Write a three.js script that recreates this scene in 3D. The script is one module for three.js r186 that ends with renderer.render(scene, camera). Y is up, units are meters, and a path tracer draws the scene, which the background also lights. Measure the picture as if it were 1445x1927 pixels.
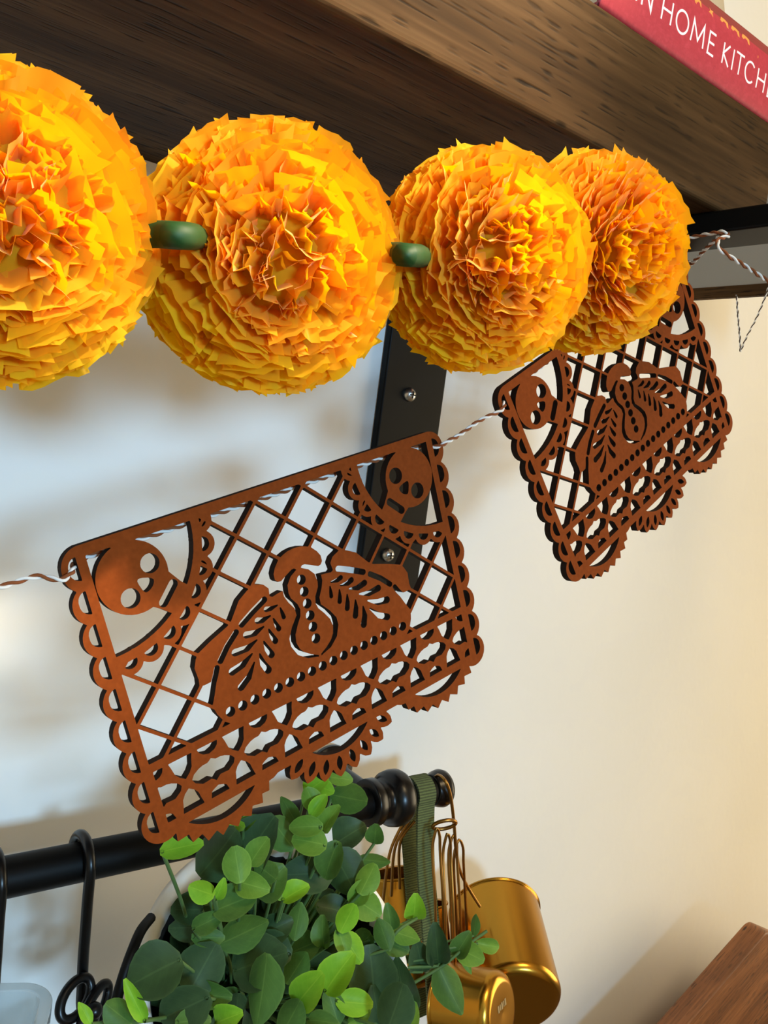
import * as THREE from 'three';
import { mergeGeometries } from 'three/addons/utils/BufferGeometryUtils.js';
import { RoundedBoxGeometry } from 'three/addons/geometries/RoundedBoxGeometry.js';
import { RectAreaLightUniformsLib } from 'three/addons/lights/RectAreaLightUniformsLib.js';

// ------------------------------------------------------------------ camera, light, exposure
// x runs to the right along the wall, y up, z out of the wall (metres); the lens is 0.40 m from the wall
const FOCAL = 1574.9, W = 1445, H = 1927;
const CAM = new THREE.Vector3(0, 0, 0.40);
const AX = new THREE.Vector3(0.7819, 0.1322, 0.6093);   // camera right
const AY = new THREE.Vector3(-0.0532, 0.9878, -0.1461); // camera up (before orthonormalising)
const AZ = new THREE.Vector3(0.6212, -0.0818, -0.7794); // view direction
AZ.normalize(); AX.sub(AZ.clone().multiplyScalar(AX.dot(AZ))).normalize(); AY.crossVectors(AX, AZ);
const camera = new THREE.PerspectiveCamera(2 * Math.atan(H / 2 / FOCAL) * 180 / Math.PI, W / H, 0.01, 30);
camera.position.copy(CAM);
camera.quaternion.setFromRotationMatrix(new THREE.Matrix4().makeBasis(AX, AY, AZ.clone().negate()));
camera.updateMatrixWorld();

const EXPOSURE = 1.1;
const SKY = 0xbcd8f2;
const COOL = { color: [0.42, 0.74, 1.05], power: 106 };   // unseen window behind the camera, placed to light the left wall coolly
const WARM = { color: [1.0, 0.77, 0.42], power: 4.9 }; // unseen window on the right, placed to light the right wall warmly
const UNSEEN_LAMP = { color: [1.0, 0.75, 0.42], power: 21 }; // unseen ceiling lamp, placed to light the flowers and the lower wall
const ADDED_SPOT = { color: [1.0, 0.84, 0.60], candela: 10.5, from: [0.655, 0.90, 0.90], to: [0.098, 0.130, 0.210], half: 6.7 }; // added spotlight out of view, brightens the paper flowers

const scene = new THREE.Scene();
scene.background = new THREE.Color(SKY);
RectAreaLightUniformsLib.init();
const renderer = new THREE.WebGLRenderer({ antialias: true });
renderer.toneMapping = THREE.LinearToneMapping;
renderer.toneMappingExposure = EXPOSURE;
renderer.shadowMap.enabled = true;

function areaLight(c, w, h, pos, target) {
  const l = new THREE.RectAreaLight(new THREE.Color(...c.color), c.power, w, h);
  l.position.set(...pos); l.lookAt(...target); scene.add(l);
}
areaLight(COOL, 0.44, 0.24, [0.07, 0.29, 2.285], [0.07, 0.29, 0]);
areaLight(WARM, 0.98, 0.97, [1.735, -0.10, 0.775], [0, -0.10, 0.775]);
{
  const l = new THREE.SpotLight(new THREE.Color(...ADDED_SPOT.color), ADDED_SPOT.candela, 0, ADDED_SPOT.half * Math.PI / 180, 0.2, 2);
  l.position.set(...ADDED_SPOT.from); l.target.position.set(...ADDED_SPOT.to); l.castShadow = true; l.shadow.radius = 1.5; l.shadow.mapSize.set(2048, 2048); scene.add(l, l.target);
}
areaLight(UNSEEN_LAMP, 0.36, 0.36, [0.40, 1.03, 0.98], [0.40, 0, 0.98]);

// ------------------------------------------------------------------ helpers
let seed = 20240611;
function rnd() { seed |= 0; seed = seed + 0x6D2B79F5 | 0; let t = Math.imul(seed ^ seed >>> 15, 1 | seed); t = t + Math.imul(t ^ t >>> 7, 61 | t) ^ t; return ((t ^ t >>> 14) >>> 0) / 4294967296; }
const rr = (a, b) => a + (b - a) * rnd();
const V = (x, y, z) => new THREE.Vector3(x, y, z);
const v2 = (x, y) => new THREE.Vector2(x, y);
const used = {};
function numbered(n) { const k = used[n] = (used[n] ?? -1) + 1; return k ? n + '_' + String(k).padStart(3, '0') : n; }
const rayOf = (px, py) => AX.clone().multiplyScalar(px - W / 2).addScaledVector(AY, H / 2 - py).addScaledVector(AZ, FOCAL);
function at(px, py, z) { const d = rayOf(px, py); return CAM.clone().addScaledVector(d, (z - CAM.z) / d.z); } // the point at height z off the wall
const scaleAt = (p) => FOCAL / p.clone().sub(CAM).dot(AZ);                                                  // pixels per metre there

function finish(m, name, kind) { m.name = name; m.castShadow = m.receiveShadow = true; if (kind) m.userData.kind = kind; return m; }
function part(name, geo, mat, parent, label) {
  const m = finish(new THREE.Mesh(geo, mat), name); if (label) m.userData.label = label; parent.add(m); return m;
}
function thing(name, label, category, pos, group) {
  const g = new THREE.Group(); g.name = numbered(name); g.userData = { label, category }; if (group) g.userData.group = group;
  if (pos) g.position.copy(pos); scene.add(g); return g;
}
function solo(name, geo, mat, label, category, group) {
  const m = finish(new THREE.Mesh(geo, mat), numbered(name)); m.userData.label = label; m.userData.category = category; if (group) m.userData.group = group; scene.add(m); return m;
}
function struct(name, geo, mat) { const m = finish(new THREE.Mesh(geo, mat), name, 'structure'); scene.add(m); return m; }
function boxAt(x0, x1, y0, y1, z0, z1, r = 0, seg = 2) {
  const g = r ? new RoundedBoxGeometry(x1 - x0, y1 - y0, z1 - z0, seg, r) : new THREE.BoxGeometry(x1 - x0, y1 - y0, z1 - z0);
  g.translate((x0 + x1) / 2, (y0 + y1) / 2, (z0 + z1) / 2); return g;
}
function uvByBox(g, s = 1) { // uv in metres by the face's main direction
  const p = g.attributes.position, n = g.attributes.normal, uv = new Float32Array(p.count * 2);
  for (let i = 0; i < p.count; i++) {
    const ax = Math.abs(n.getX(i)), ay = Math.abs(n.getY(i)), az = Math.abs(n.getZ(i));
    const [a, b] = ax > ay && ax > az ? [p.getZ(i), p.getY(i)] : ay > az ? [p.getX(i), p.getZ(i) + 0.31] : [p.getX(i), p.getY(i)];
    uv[2 * i] = a * s; uv[2 * i + 1] = b * s;
  }
  g.setAttribute('uv', new THREE.BufferAttribute(uv, 2)); return g;
}
const curve = (pts, t = 0.5) => new THREE.CatmullRomCurve3(pts, false, 'catmullrom', t);
const tube = (pts, r, n = 40, k = 10, closed = false) => new THREE.TubeGeometry(new THREE.CatmullRomCurve3(pts, closed, 'centripetal'), n, r, k, closed);
function rod(a, b, r, k = 24, r2 = r) { // cylinder from a to b
  const d = b.clone().sub(a), g = new THREE.CylinderGeometry(r2, r, d.length(), k);
  g.applyQuaternion(new THREE.Quaternion().setFromUnitVectors(V(0, 1, 0), d.clone().normalize()));
  const m = a.clone().add(b).multiplyScalar(0.5); g.translate(m.x, m.y, m.z); return g;
}
function latheAlong(profile, a, dir, k = 48) { // profile [r, along]
  const g = new THREE.LatheGeometry(profile.map((q) => v2(q[0], q[1])), k);
  g.applyQuaternion(new THREE.Quaternion().setFromUnitVectors(V(0, 1, 0), dir.clone().normalize())); g.translate(a.x, a.y, a.z); return g;
}

// value noise
function hash(x, y, s) { let h = Math.imul(x, 374761393) ^ Math.imul(y, 668265263) ^ Math.imul(s, 2246822519); h = Math.imul(h ^ h >>> 13, 1274126177); return ((h ^ h >>> 16) >>> 0) / 4294967296; }
function vnoise(x, y, s, px = 1 << 30, py = 1 << 30) {
  const xi = Math.floor(x), yi = Math.floor(y), fx = x - xi, fy = y - yi, u = fx * fx * (3 - 2 * fx), w = fy * fy * (3 - 2 * fy);
  const m = (a, p) => ((a % p) + p) % p, a = hash(m(xi, px), m(yi, py), s), b = hash(m(xi + 1, px), m(yi, py), s), c = hash(m(xi, px), m(yi + 1, py), s), d = hash(m(xi + 1, px), m(yi + 1, py), s);
  return a + (b - a) * u + (c - a) * w + (a - b - c + d) * u * w;
}
function fbm(x, y, s, px, py, oct = 4) { let t = 0, a = 0.5; for (let i = 0; i < oct; i++) { t += a * vnoise(x, y, s + i * 17, px, py); x *= 2; y *= 2; px *= 2; py *= 2; a *= 0.5; } return t / (1 - a * 2 * 0.5); }
function dataTex(w, h, fn, srgb) {
  const d = new Uint8Array(w * h * 4);
  for (let y = 0; y < h; y++) for (let x = 0; x < w; x++) { const c = fn(x / w, y / h), i = (y * w + x) * 4; for (let k = 0; k < 3; k++) d[i + k] = Math.max(0, Math.min(255, Array.isArray(c) ? c[k] : c)); d[i + 3] = 255; }
  const t = new THREE.DataTexture(d, w, h); t.wrapS = t.wrapT = THREE.RepeatWrapping; t.magFilter = THREE.LinearFilter; t.minFilter = THREE.LinearMipmapLinearFilter; t.generateMipmaps = true;
  if (srgb) t.colorSpace = THREE.SRGBColorSpace; t.needsUpdate = true; return t;
}
const mixc = (a, b, t) => a.map((x, k) => x + (b[k] - x) * t);
function wood(dark, mid, light, sd, size, side = 1024) { // tile of SIZE metres, grain along u
  const grain = (u, v) => {
    const warp = fbm(u * 3, v * 4, sd, 3, 4, 3) * 1.6, q = v * 9 + warp;
    const band = 0.5 + 0.5 * Math.sin(q * 6.283 * 0.9), fine = fbm(u * 9, v * 210, sd + 5, 9, 210, 3), wide = fbm(u * 2, v * 7, sd + 9, 2, 7, 3), pore = vnoise(u * 34, v * 520, sd + 11, 34, 520), gate = fbm(u * 5, v * 14, sd + 21, 5, 14, 2);
    return { t: 0.36 * wide + 0.24 * band * (0.4 + wide) + 0.46 * fine, pore: pore > 0.74 ? Math.min(1, (pore - 0.74) * 6) * Math.min(1, gate * 1.6) : 0 };
  };
  const map = dataTex(side, side, (u, v) => { const g = grain(u, v), t = Math.max(0, Math.min(1, g.t * 1.15 - 0.10)), c = t < 0.5 ? mixc(dark, mid, t * 2) : mixc(mid, light, t * 2 - 1); return mixc(c, dark.map((x) => x * 0.5), g.pore * 0.75); }, true);
  const bump = dataTex(1024, 1024, (u, v) => { const g = grain(u, v); return 150 + 80 * (g.t - 0.5) - 120 * g.pore; });
  for (const t of [map, bump]) t.repeat.set(1 / size, 1 / size);
  return { map, bump };
}
const std = (o) => new THREE.MeshStandardMaterial(o), phy = (o) => new THREE.MeshPhysicalMaterial(o);

// ------------------------------------------------------------------ materials
const plaster = dataTex(512, 512, (u, v) => 120 + 70 * fbm(u * 10, v * 10, 3, 10, 10, 5) + 24 * fbm(u * 90, v * 90, 8, 90, 90, 2)); plaster.repeat.set(2.2, 2.2);
const plasterColor = dataTex(512, 512, (u, v) => { const t = fbm(u * 6, v * 6, 31, 6, 6, 5); return [229 + 10 * t, 228 + 10 * t, 224 + 11 * t]; }, true); plasterColor.repeat.set(1.1, 1.1);
const M = {};
M.wall = std({ map: plasterColor, bumpMap: plaster, bumpScale: 0.0012, roughness: 0.92 });
M.ceiling = std({ color: 0xd3c7b0, roughness: 0.95 });
M.floor = std({ color: 0x5c4e3e, roughness: 0.7 });
M.side = std({ color: 0xb3a48c, roughness: 0.95 });  // walls out of view, toned to warm the bounced light
M.glass = phy({ color: 0xffffff, transmission: 1, thickness: 0, roughness: 0.02 });
const shelfWood = wood([41, 27, 13], [72, 50, 27], [106, 79, 50], 4, 0.36, 2048);
M.shelf = phy({ specularIntensity: 0.12, map: shelfWood.map, bumpMap: shelfWood.bump, bumpScale: 0.0006, roughness: 0.62 });
const boardWood = wood([72, 40, 20], [126, 78, 44], [168, 112, 70], 71, 0.30);
M.board = std({ map: boardWood.map, bumpMap: boardWood.bump, bumpScale: 0.0003, roughness: 0.5 });
M.black = phy({ color: 0x060504, roughness: 0.5, specularIntensity: 0.3 });
M.blackGloss = phy({ color: 0x070607, roughness: 0.3, specularIntensity: 0.7 });
M.steel = std({ color: 0xd8d6d2, metalness: 1, roughness: 0.28 });
M.recess = std({ color: 0x1c1b1a, metalness: 0.6, roughness: 0.6 });
const feltTex = dataTex(512, 512, (u, v) => { const t = fbm(u * 60, v * 60, 77, 60, 60, 3); return [114 + 18 * t, 50 + 11 * t, 9 + 8 * t]; }, true); feltTex.repeat.set(14, 14);
M.panelFace = phy({ map: feltTex, roughness: 0.85, specularIntensity: 0.25 });
M.panelEdge = phy({ color: 0x281a12, roughness: 0.9, specularIntensity: 0.3 });
M.white = std({ color: 0xeee9e2, roughness: 0.9 });
M.brownThread = std({ color: 0x8a4a22, roughness: 0.95 });
M.darkThread = std({ color: 0x4a3a30, roughness: 0.95 });
M.stem = std({ color: 0x12400e, roughness: 0.6 });
M.brass = std({ color: 0xb5842f, metalness: 1, roughness: 0.24 });
M.brassWire = std({ color: 0x9a7036, metalness: 1, roughness: 0.34 });
M.pot = std({ color: 0xf6f1e8, roughness: 0.55 });
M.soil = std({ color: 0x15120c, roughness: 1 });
M.strap = null; // below
M.grey = std({ color: 0x8f8a82, roughness: 0.5, metalness: 0.2 });
M.acrylic = phy({ color: 0xe6ebec, transmission: 0.72, thickness: 0, ior: 1.49, roughness: 0.06 });

// ------------------------------------------------------------------ the room
const XL = -0.9, XR = 1.75, ZF = 2.3, YB = -1.2, YT = 1.1;
const W1 = { x0: -0.20, x1: 0.34, y0: 0.12, y1: 0.46 }, W2 = { z0: 0.25, z1: 1.30, y0: -0.62, y1: 0.42 };
struct('wall_back', uvByBox(boxAt(XL - 0.1, XR + 0.1, YB - 0.1, YT + 0.1, -0.1, 0)), M.wall);
struct('floor', boxAt(XL - 0.1, XR + 0.1, YB - 0.1, YB, 0, ZF + 0.1), M.floor);
struct('ceiling', boxAt(XL - 0.1, XR + 0.1, YT, YT + 0.1, 0, ZF + 0.1), M.ceiling);
struct('wall_front', mergeGeometries([boxAt(XL, W1.x0, YB, YT, ZF, ZF + 0.1), boxAt(W1.x1, XR, YB, YT, ZF, ZF + 0.1), boxAt(W1.x0, W1.x1, YB, W1.y0, ZF, ZF + 0.1), boxAt(W1.x0, W1.x1, W1.y1, YT, ZF, ZF + 0.1)]), M.side);
struct('unseen_light_blocker', boxAt(0.235, 0.95, YB, YT, 1.42, 1.50), M.side);  // out of view, placed to keep cool light off the right of the wall
const holed = (x0, x1, w) => mergeGeometries([boxAt(x0, x1, YB, YT, 0, w.z0), boxAt(x0, x1, YB, YT, w.z1, ZF + 0.1), boxAt(x0, x1, YB, w.y0, w.z0, w.z1), boxAt(x0, x1, w.y1, YT, w.z0, w.z1)]);
struct('wall_left', boxAt(XL - 0.1, XL, YB, YT, 0, ZF + 0.1), M.side);
struct('wall_right', holed(XR, XR + 0.1, W2), M.side);
{
  const w = W2, x = XR + 0.06, name = 'unseen_window_2';  // window out of view, placed for the warm light from the right
  const m = struct(name, mergeGeometries([boxAt(x - 0.02, x + 0.02, w.y0, w.y0 + 0.03, w.z0, w.z1), boxAt(x - 0.02, x + 0.02, w.y1 - 0.03, w.y1, w.z0, w.z1), boxAt(x - 0.02, x + 0.02, w.y0, w.y1, w.z0, w.z0 + 0.03), boxAt(x - 0.02, x + 0.02, w.y0, w.y1, w.z1 - 0.03, w.z1)]), M.white);
  part('pane', boxAt(x - 0.002, x + 0.002, w.y0 + 0.03, w.y1 - 0.03, w.z0 + 0.03, w.z1 - 0.03), M.glass, m);
  const f = W1, z = ZF + 0.06, m1 = struct('unseen_window_1', mergeGeometries([boxAt(f.x0, f.x1, f.y0, f.y0 + 0.03, z - 0.02, z + 0.02), boxAt(f.x0, f.x1, f.y1 - 0.03, f.y1, z - 0.02, z + 0.02), boxAt(f.x0, f.x0 + 0.03, f.y0, f.y1, z - 0.02, z + 0.02), boxAt(f.x1 - 0.03, f.x1, f.y0, f.y1, z - 0.02, z + 0.02)]), M.white);  // window out of view, sized and placed for the cool light
  part('pane', boxAt(f.x0 + 0.03, f.x1 - 0.03, f.y0 + 0.03, f.y1 - 0.03, z - 0.002, z + 0.002), M.glass, m1);
}
struct('unseen_ceiling_light', boxAt(0.20, 0.60, YT - 0.05, YT - 0.002, 0.78, 1.18), std({ color: 0xffffff, emissive: 0xffe6c4, emissiveIntensity: 2.0 }));  // lamp out of view, placed to light the flowers from above

{
  const a = V(...ADDED_SPOT.from), d = V(...ADDED_SPOT.to).sub(a).normalize(), back = a.clone().addScaledVector(d, -0.01);
  const m = struct('added_spotlight', latheAlong([[0, -0.09], [0.028, -0.088], [0.032, -0.07], [0.036, 0.004], [0.034, 0.004], [0.030, -0.012], [0, -0.014]], back, d, 32), std({ color: 0x222222, roughness: 0.5 }));  // housing of the added spotlight that brightens the flowers, out of view
  part('added_spot_glow', latheAlong([[0.028, -0.0125], [0.016, -0.0115], [0, -0.011]], back, d, 24), std({ color: 0xffffff, emissive: 0xffd9a0, emissiveIntensity: 3 }), m);
  part('added_spot_mount', rod(a.clone().addScaledVector(d, -0.085), V(a.x + 0.04, YT, a.z + 0.06), 0.006, 16), M.black, m);
}
// ------------------------------------------------------------------ shelf, bracket, side panel
const SH = { y0: 0.1165, y1: 0.1632, z: 0.1905 };
{
  const r = 0.0035, z0 = 0.0005, s = new THREE.Shape();
  const { y0, y1, z } = SH;
  s.moveTo(z0, y0); s.lineTo(z - r, y0); s.quadraticCurveTo(z, y0, z, y0 + r); s.lineTo(z, y1 - r); s.quadraticCurveTo(z, y1, z - r, y1); s.lineTo(z0, y1); s.closePath();
  const g = new THREE.ExtrudeGeometry(s, { depth: 0.942, bevelEnabled: false, curveSegments: 6 });
  g.rotateY(Math.PI / 2); // shape x -> -z, extrude z -> x
  g.scale(1, 1, -1); const ix = g.index; if (!ix) { const p = g.attributes.position.array, n = g.attributes.normal.array; for (let i = 0; i < p.length; i += 9) for (let k = 0; k < 3; k++) { let t = p[i + k]; p[i + k] = p[i + 6 + k]; p[i + 6 + k] = t; t = n[i + k]; n[i + k] = n[i + 6 + k]; n[i + 6 + k] = t; } }
  g.translate(-0.58, 0, 0); g.computeVertexNormals();
  solo('wall_shelf', uvByBox(g), M.shelf, 'thick dark-stained wooden wall shelf overhead, its front edge lighter than its shaded underside', 'shelf');
}
{
  const b = thing('shelf_bracket', 'black flat steel shelf bracket screwed upright to the wall under the wooden shelf', 'bracket', V(0.325, 0, 0));
  const cx = 0.325, L = (g) => g.translate(-cx, 0, 0);
  part('plate', L(boxAt(0.3015, 0.349, at(722, 1113, 0.0062).y, 0.1163, 0.0002, 0.0062, 0.0012)), M.black, b);
  part('arm', L(boxAt(0.3245, 0.349, 0.1068, 0.1163, 0.006, 0.236, 0.0012)), M.black, b);
  for (const [px, py] of [[773, 743], [732, 1045]]) {
    const p = at(px, py, 0.0075), prof = [[0.0001, 0.0035], [0.0018, 0.0032], [0.0034, 0.0022], [0.0042, 0.0009], [0.0044, 0]];
    const s = part('screw', L(latheAlong(prof.reverse(), V(p.x, p.y, 0.0062), V(0, 0, 1), 28)), M.steel, b, 'bright pan-head screw with a cross recess');
    part('cross_recess', L(mergeGeometries([boxAt(p.x - 0.0021, p.x + 0.0021, p.y - 0.00045, p.y + 0.00045, 0.0088, 0.00985), boxAt(p.x - 0.00045, p.x + 0.00045, p.y - 0.0021, p.y + 0.0021, 0.0088, 0.00985)])), M.recess, s);
  }
}
{
  const h = thing('side_panel', 'grey upright panel with a walnut strip along its lower edge, beyond the shelf', 'panel', V(0.578, 0.14, 0));
  part('grey_sheet', boxAt(-0.0015, 0.0015, 0.0080, 0.15, 0.0005, 0.26, 0.0005), M.grey, h);
  part('trim_strip', uvByBox(boxAt(-0.0028, 0.0028, 0, 0.0086, 0.0005, 0.262, 0.0008)), M.shelf, h, 'walnut trim strip');
}

// ------------------------------------------------------------------ cookbook on the shelf
{
  const cv = document.createElement('canvas');
  const X0 = 0.235, X1 = 0.415, Y0 = 0.1635, Y1 = 0.1922; cv.width = 2048; cv.height = 326; const c = cv.getContext('2d'), k = 2048 / (X1 - X0);
  c.fillStyle = '#ba2a38'; c.fillRect(0, 0, 2048, 326);
  for (let i = 0; i < 5200; i++) { const a = rnd() * 2048, b = rnd() * 326; c.fillStyle = rnd() < 0.5 ? 'rgba(160,24,42,0.10)' : 'rgba(226,84,92,0.10)'; c.fillRect(a, b, rr(2, 26), rr(2, 22)); }
  c.fillStyle = '#93302c'; c.fillRect(0, 0, 2048, 46);
  const P = (x, y) => [(x - X0) * k, (Y1 - y) * k];
  c.strokeStyle = '#fff6f2'; c.lineWidth = 0.00092 * k; c.lineCap = 'butt'; c.lineJoin = 'miter';
  const yb = 0.1722, yt = 0.1803, line = (...q) => { c.beginPath(); q.forEach(([x, y], i) => { const p = P(x, y); i ? c.lineTo(...p) : c.moveTo(...p); }); c.stroke(); };
  const O = (x0, x1) => { c.beginPath(); const p = P((x0 + x1) / 2, (yb + yt) / 2); c.ellipse(p[0], p[1], (x1 - x0) / 2 * k, (yt - yb) / 2 * k, 0, 0, 6.2832); c.stroke(); };
  const Nn = (x) => line([x, yb], [x, yt], [x + 0.0058, yb], [x + 0.0058, yt]);
  const Hh = (x) => { line([x, yb], [x, yt]); line([x + 0.006, yb], [x + 0.006, yt]); line([x, 0.1764], [x + 0.006, 0.1764]); };
  line([0.2466, yb], [0.2496, yt], [0.2526, yb]); line([0.2478, 0.1749], [0.2514, 0.1749]); // A
  Nn(0.2558); Hh(0.2683); O(0.2775, 0.2855);
  line([0.2882, yb], [0.2889, yt], [0.2928, 0.1738], [0.2962, yt], [0.2969, yb]);
  const Ee = (x) => { line([x + 0.0045, yt], [x, yt], [x, yb], [x + 0.0045, yb]); line([x, 0.1764], [x + 0.004, 0.1764]); };
  Ee(0.3004); line([0.3114, yb], [0.3114, yt]); line([0.3157, yt], [0.3114, 0.1762], [0.3162, yb]);
  line([0.3189, yb], [0.3189, yt]); line([0.3209, yt], [0.3272, yt]); line([0.3242, yt], [0.3242, yb]);
  { c.beginPath(); const p = P(0.3327, (yb + yt) / 2); c.ellipse(p[0], p[1], 0.0038 * k, (yt - yb) / 2 * k, 0, 0.75, 5.53); c.stroke(); }
  Hh(0.339); Ee(0.3487); Nn(0.3565);
  c.fillStyle = '#ff9c45';
  const blob = (x, w, kind) => { // the printed orange title line, cut as on the cover
    const p = (a, b) => P(x + a * w, 0.1866 + b * 0.0022); c.beginPath();
    const q = kind === 'n' ? [[0, 0.3], [0.08, 1], [0.5, 1], [0.9, 0.8], [1, -0.2], [0.8, -0.1], [0.66, 0.42], [0.4, 0.5], [0.22, 0.1]] : [[0.25, 1.1], [0.45, 0.75], [0.75, 0.8], [0.62, 0.4], [0.75, -0.3], [0.5, 0.05], [0.2, 0.15], [0.38, 0.6]];
    q.forEach(([a, b], i) => (i ? c.lineTo(...p(a, b)) : c.moveTo(...p(a, b)))); c.closePath(); c.fill();
  };
  for (const [x, w, t] of [[0.2775, 0.0050, 'n'], [0.2842, 0.0048, 'n'], [0.2885, 0.0040, 'n'], [0.2965, 0.0062, 'x'], [0.3063, 0.0064, 'n'], [0.3147, 0.0068, 'n'], [0.3232, 0.0066, 'n']]) blob(x, w, t);
  c.fillRect(...P(0.3368, 0.1848), 5, 12);
  const tex = new THREE.CanvasTexture(cv); tex.colorSpace = THREE.SRGBColorSpace; tex.magFilter = THREE.LinearFilter;
  const print = std({ map: tex, roughness: 0.6 }), red = std({ color: 0xa8303a, roughness: 0.6 }), paper = std({ color: 0xefe6d2, roughness: 0.9 });
  const bk = thing('cookbook', 'red cookbook lying on the shelf, white capital letters along its spine', 'book', V(0.30, 0.1634, 0.10));
  // spine: a gently rounded sheet with thickness
  const nx = 2, ny = 16, pos = [], uv = [], idx = [], bulge = (t) => 0.1885 + 0.0017 * (1 - Math.pow(Math.abs(2 * t - 1), 3.2));
  for (const side of [0, 1]) for (let j = 0; j <= ny; j++) for (let i = 0; i <= nx; i++) { const t = j / ny; pos.push(X0 + (X1 - X0) * i / nx - 0.30, t * (Y1 - Y0), bulge(t) - side * 0.0022 - 0.10); uv.push(i / nx, t); }
  const q = (s, i, j) => s * (nx + 1) * (ny + 1) + j * (nx + 1) + i;
  for (let j = 0; j < ny; j++) for (let i = 0; i < nx; i++) { idx.push(q(0, i, j), q(0, i + 1, j), q(0, i + 1, j + 1), q(0, i, j), q(0, i + 1, j + 1), q(0, i, j + 1)); idx.push(q(1, i, j), q(1, i + 1, j + 1), q(1, i + 1, j), q(1, i, j), q(1, i, j + 1), q(1, i + 1, j + 1)); }
  for (const i of [0, nx]) for (let j = 0; j < ny; j++) { const a = q(0, i, j), b = q(0, i, j + 1), d = q(1, i, j), e = q(1, i, j + 1); i ? idx.push(a, d, e, a, e, b) : idx.push(a, e, d, a, b, e); }
  for (const j of [0, ny]) for (let i = 0; i < nx; i++) { const a = q(0, i, j), b = q(0, i + 1, j), d = q(1, i, j), e = q(1, i + 1, j); j ? idx.push(a, b, e, a, e, d) : idx.push(a, e, b, a, d, e); }
  const g = new THREE.BufferGeometry(); g.setAttribute('position', new THREE.Float32BufferAttribute(pos, 3)); g.setAttribute('uv', new THREE.Float32BufferAttribute(uv, 2)); g.setIndex(idx); g.computeVertexNormals();
  part('spine', g, print, bk);
  part('cover', boxAt(X0 - 0.30, X1 - 0.30, 0, 0.0024, -0.098, 0.087, 0.0008), red, bk);
  part('cover', boxAt(X0 - 0.30, X1 - 0.30, 0.0263, 0.0287, -0.098, 0.087, 0.0008), red, bk);
  part('page_block', boxAt(X0 - 0.297, X1 - 0.303, 0.0025, 0.0262, -0.094, 0.085), paper, bk);
}
{ // small beige thing standing behind the book
  const p = at(1338, 2, 0.12), prof = [[0, 0], [0.011, 0], [0.0135, 0.006], [0.0135, 0.030], [0.011, 0.036], [0.0085, 0.0375], [0, 0.0375]];
  const y = 0.1925, g = latheAlong(prof, V(0, 0, 0), V(0, 1, 0), 32);
  const m = solo('jar', g, std({ color: 0xc9b391, roughness: 0.6 }), 'small beige jar just showing above the red book', 'jar'); m.position.set(p.x - 0.010, y, 0.12); m.scale.y = (p.y + 0.002 - y) / 0.0375;
}

// ------------------------------------------------------------------ laser-cut panels: a distance field of the pattern, traced and extruded
// pattern units: half the length of the row of seventeen dots; u to the right, v down, mirror-symmetric about u = 0
const UNIT = 0.0366;
const { hypot, max, min, abs, sqrt, atan2, cos, sin, PI } = Math;
const sdCircle = (u, v, x, y, r) => hypot(u - x, v - y) - r;
const sdBox = (u, v, x0, x1, y0, y1) => { const dx = max(x0 - u, u - x1), dy = max(y0 - v, v - y1); return dx > 0 && dy > 0 ? hypot(dx, dy) : max(dx, dy); };
function sdSeg(u, v, ax, ay, bx, by, ra, rb = ra) { const dx = bx - ax, dy = by - ay, t = max(0, min(1, ((u - ax) * dx + (v - ay) * dy) / (dx * dx + dy * dy))); return hypot(u - ax - dx * t, v - ay - dy * t) - (ra + (rb - ra) * t); }
function poly(pts) {
  let x0 = 9, x1 = -9, y0 = 9, y1 = -9; for (const [x, y] of pts) { x0 = min(x0, x); x1 = max(x1, x); y0 = min(y0, y); y1 = max(y1, y); }
  return (u, v) => {
    if (u < x0 - 0.05 || u > x1 + 0.05 || v < y0 - 0.05 || v > y1 + 0.05) return max(x0 - u, u - x1, y0 - v, v - y1, 0.05);
    let d = 1e9, s = 1;
    for (let i = 0, j = pts.length - 1; i < pts.length; j = i++) {
      const [xi, yi] = pts[i], [xj, yj] = pts[j], ex = xj - xi, ey = yj - yi, wx = u - xi, wy = v - yi, t = max(0, min(1, (wx * ex + wy * ey) / (ex * ex + ey * ey)));
      const bx = wx - ex * t, by = wy - ey * t; d = min(d, bx * bx + by * by);
      const c1 = v >= yi, c2 = v < yj, c3 = ex * wy > ey * wx; if ((c1 && c2 && c3) || (!c1 && !c2 && !c3)) s = -s;
    }
    return s * sqrt(d);
  };
}
const smooth = (pts, n = 4) => { const c = new THREE.CatmullRomCurve3(pts.map(([x, y]) => V(x, y, 0)), true, 'centripetal'); return c.getPoints(pts.length * n).slice(0, -1).map((p) => [p.x, p.y]); };
const mirrorV = (h) => [...h, ...h.slice().reverse().filter(([x]) => abs(x) > 1e-6).map(([x, y]) => [-x, y])];
const leafSd = (u, v, cx, cy, dx, dy, L, w) => { const a = abs((u - cx) * dx + (v - cy) * dy), b = abs((u - cx) * dy - (v - cy) * dx), R = (L * L + w * w) / (2 * w); return hypot(a, b + R - w) - R; };

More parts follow.
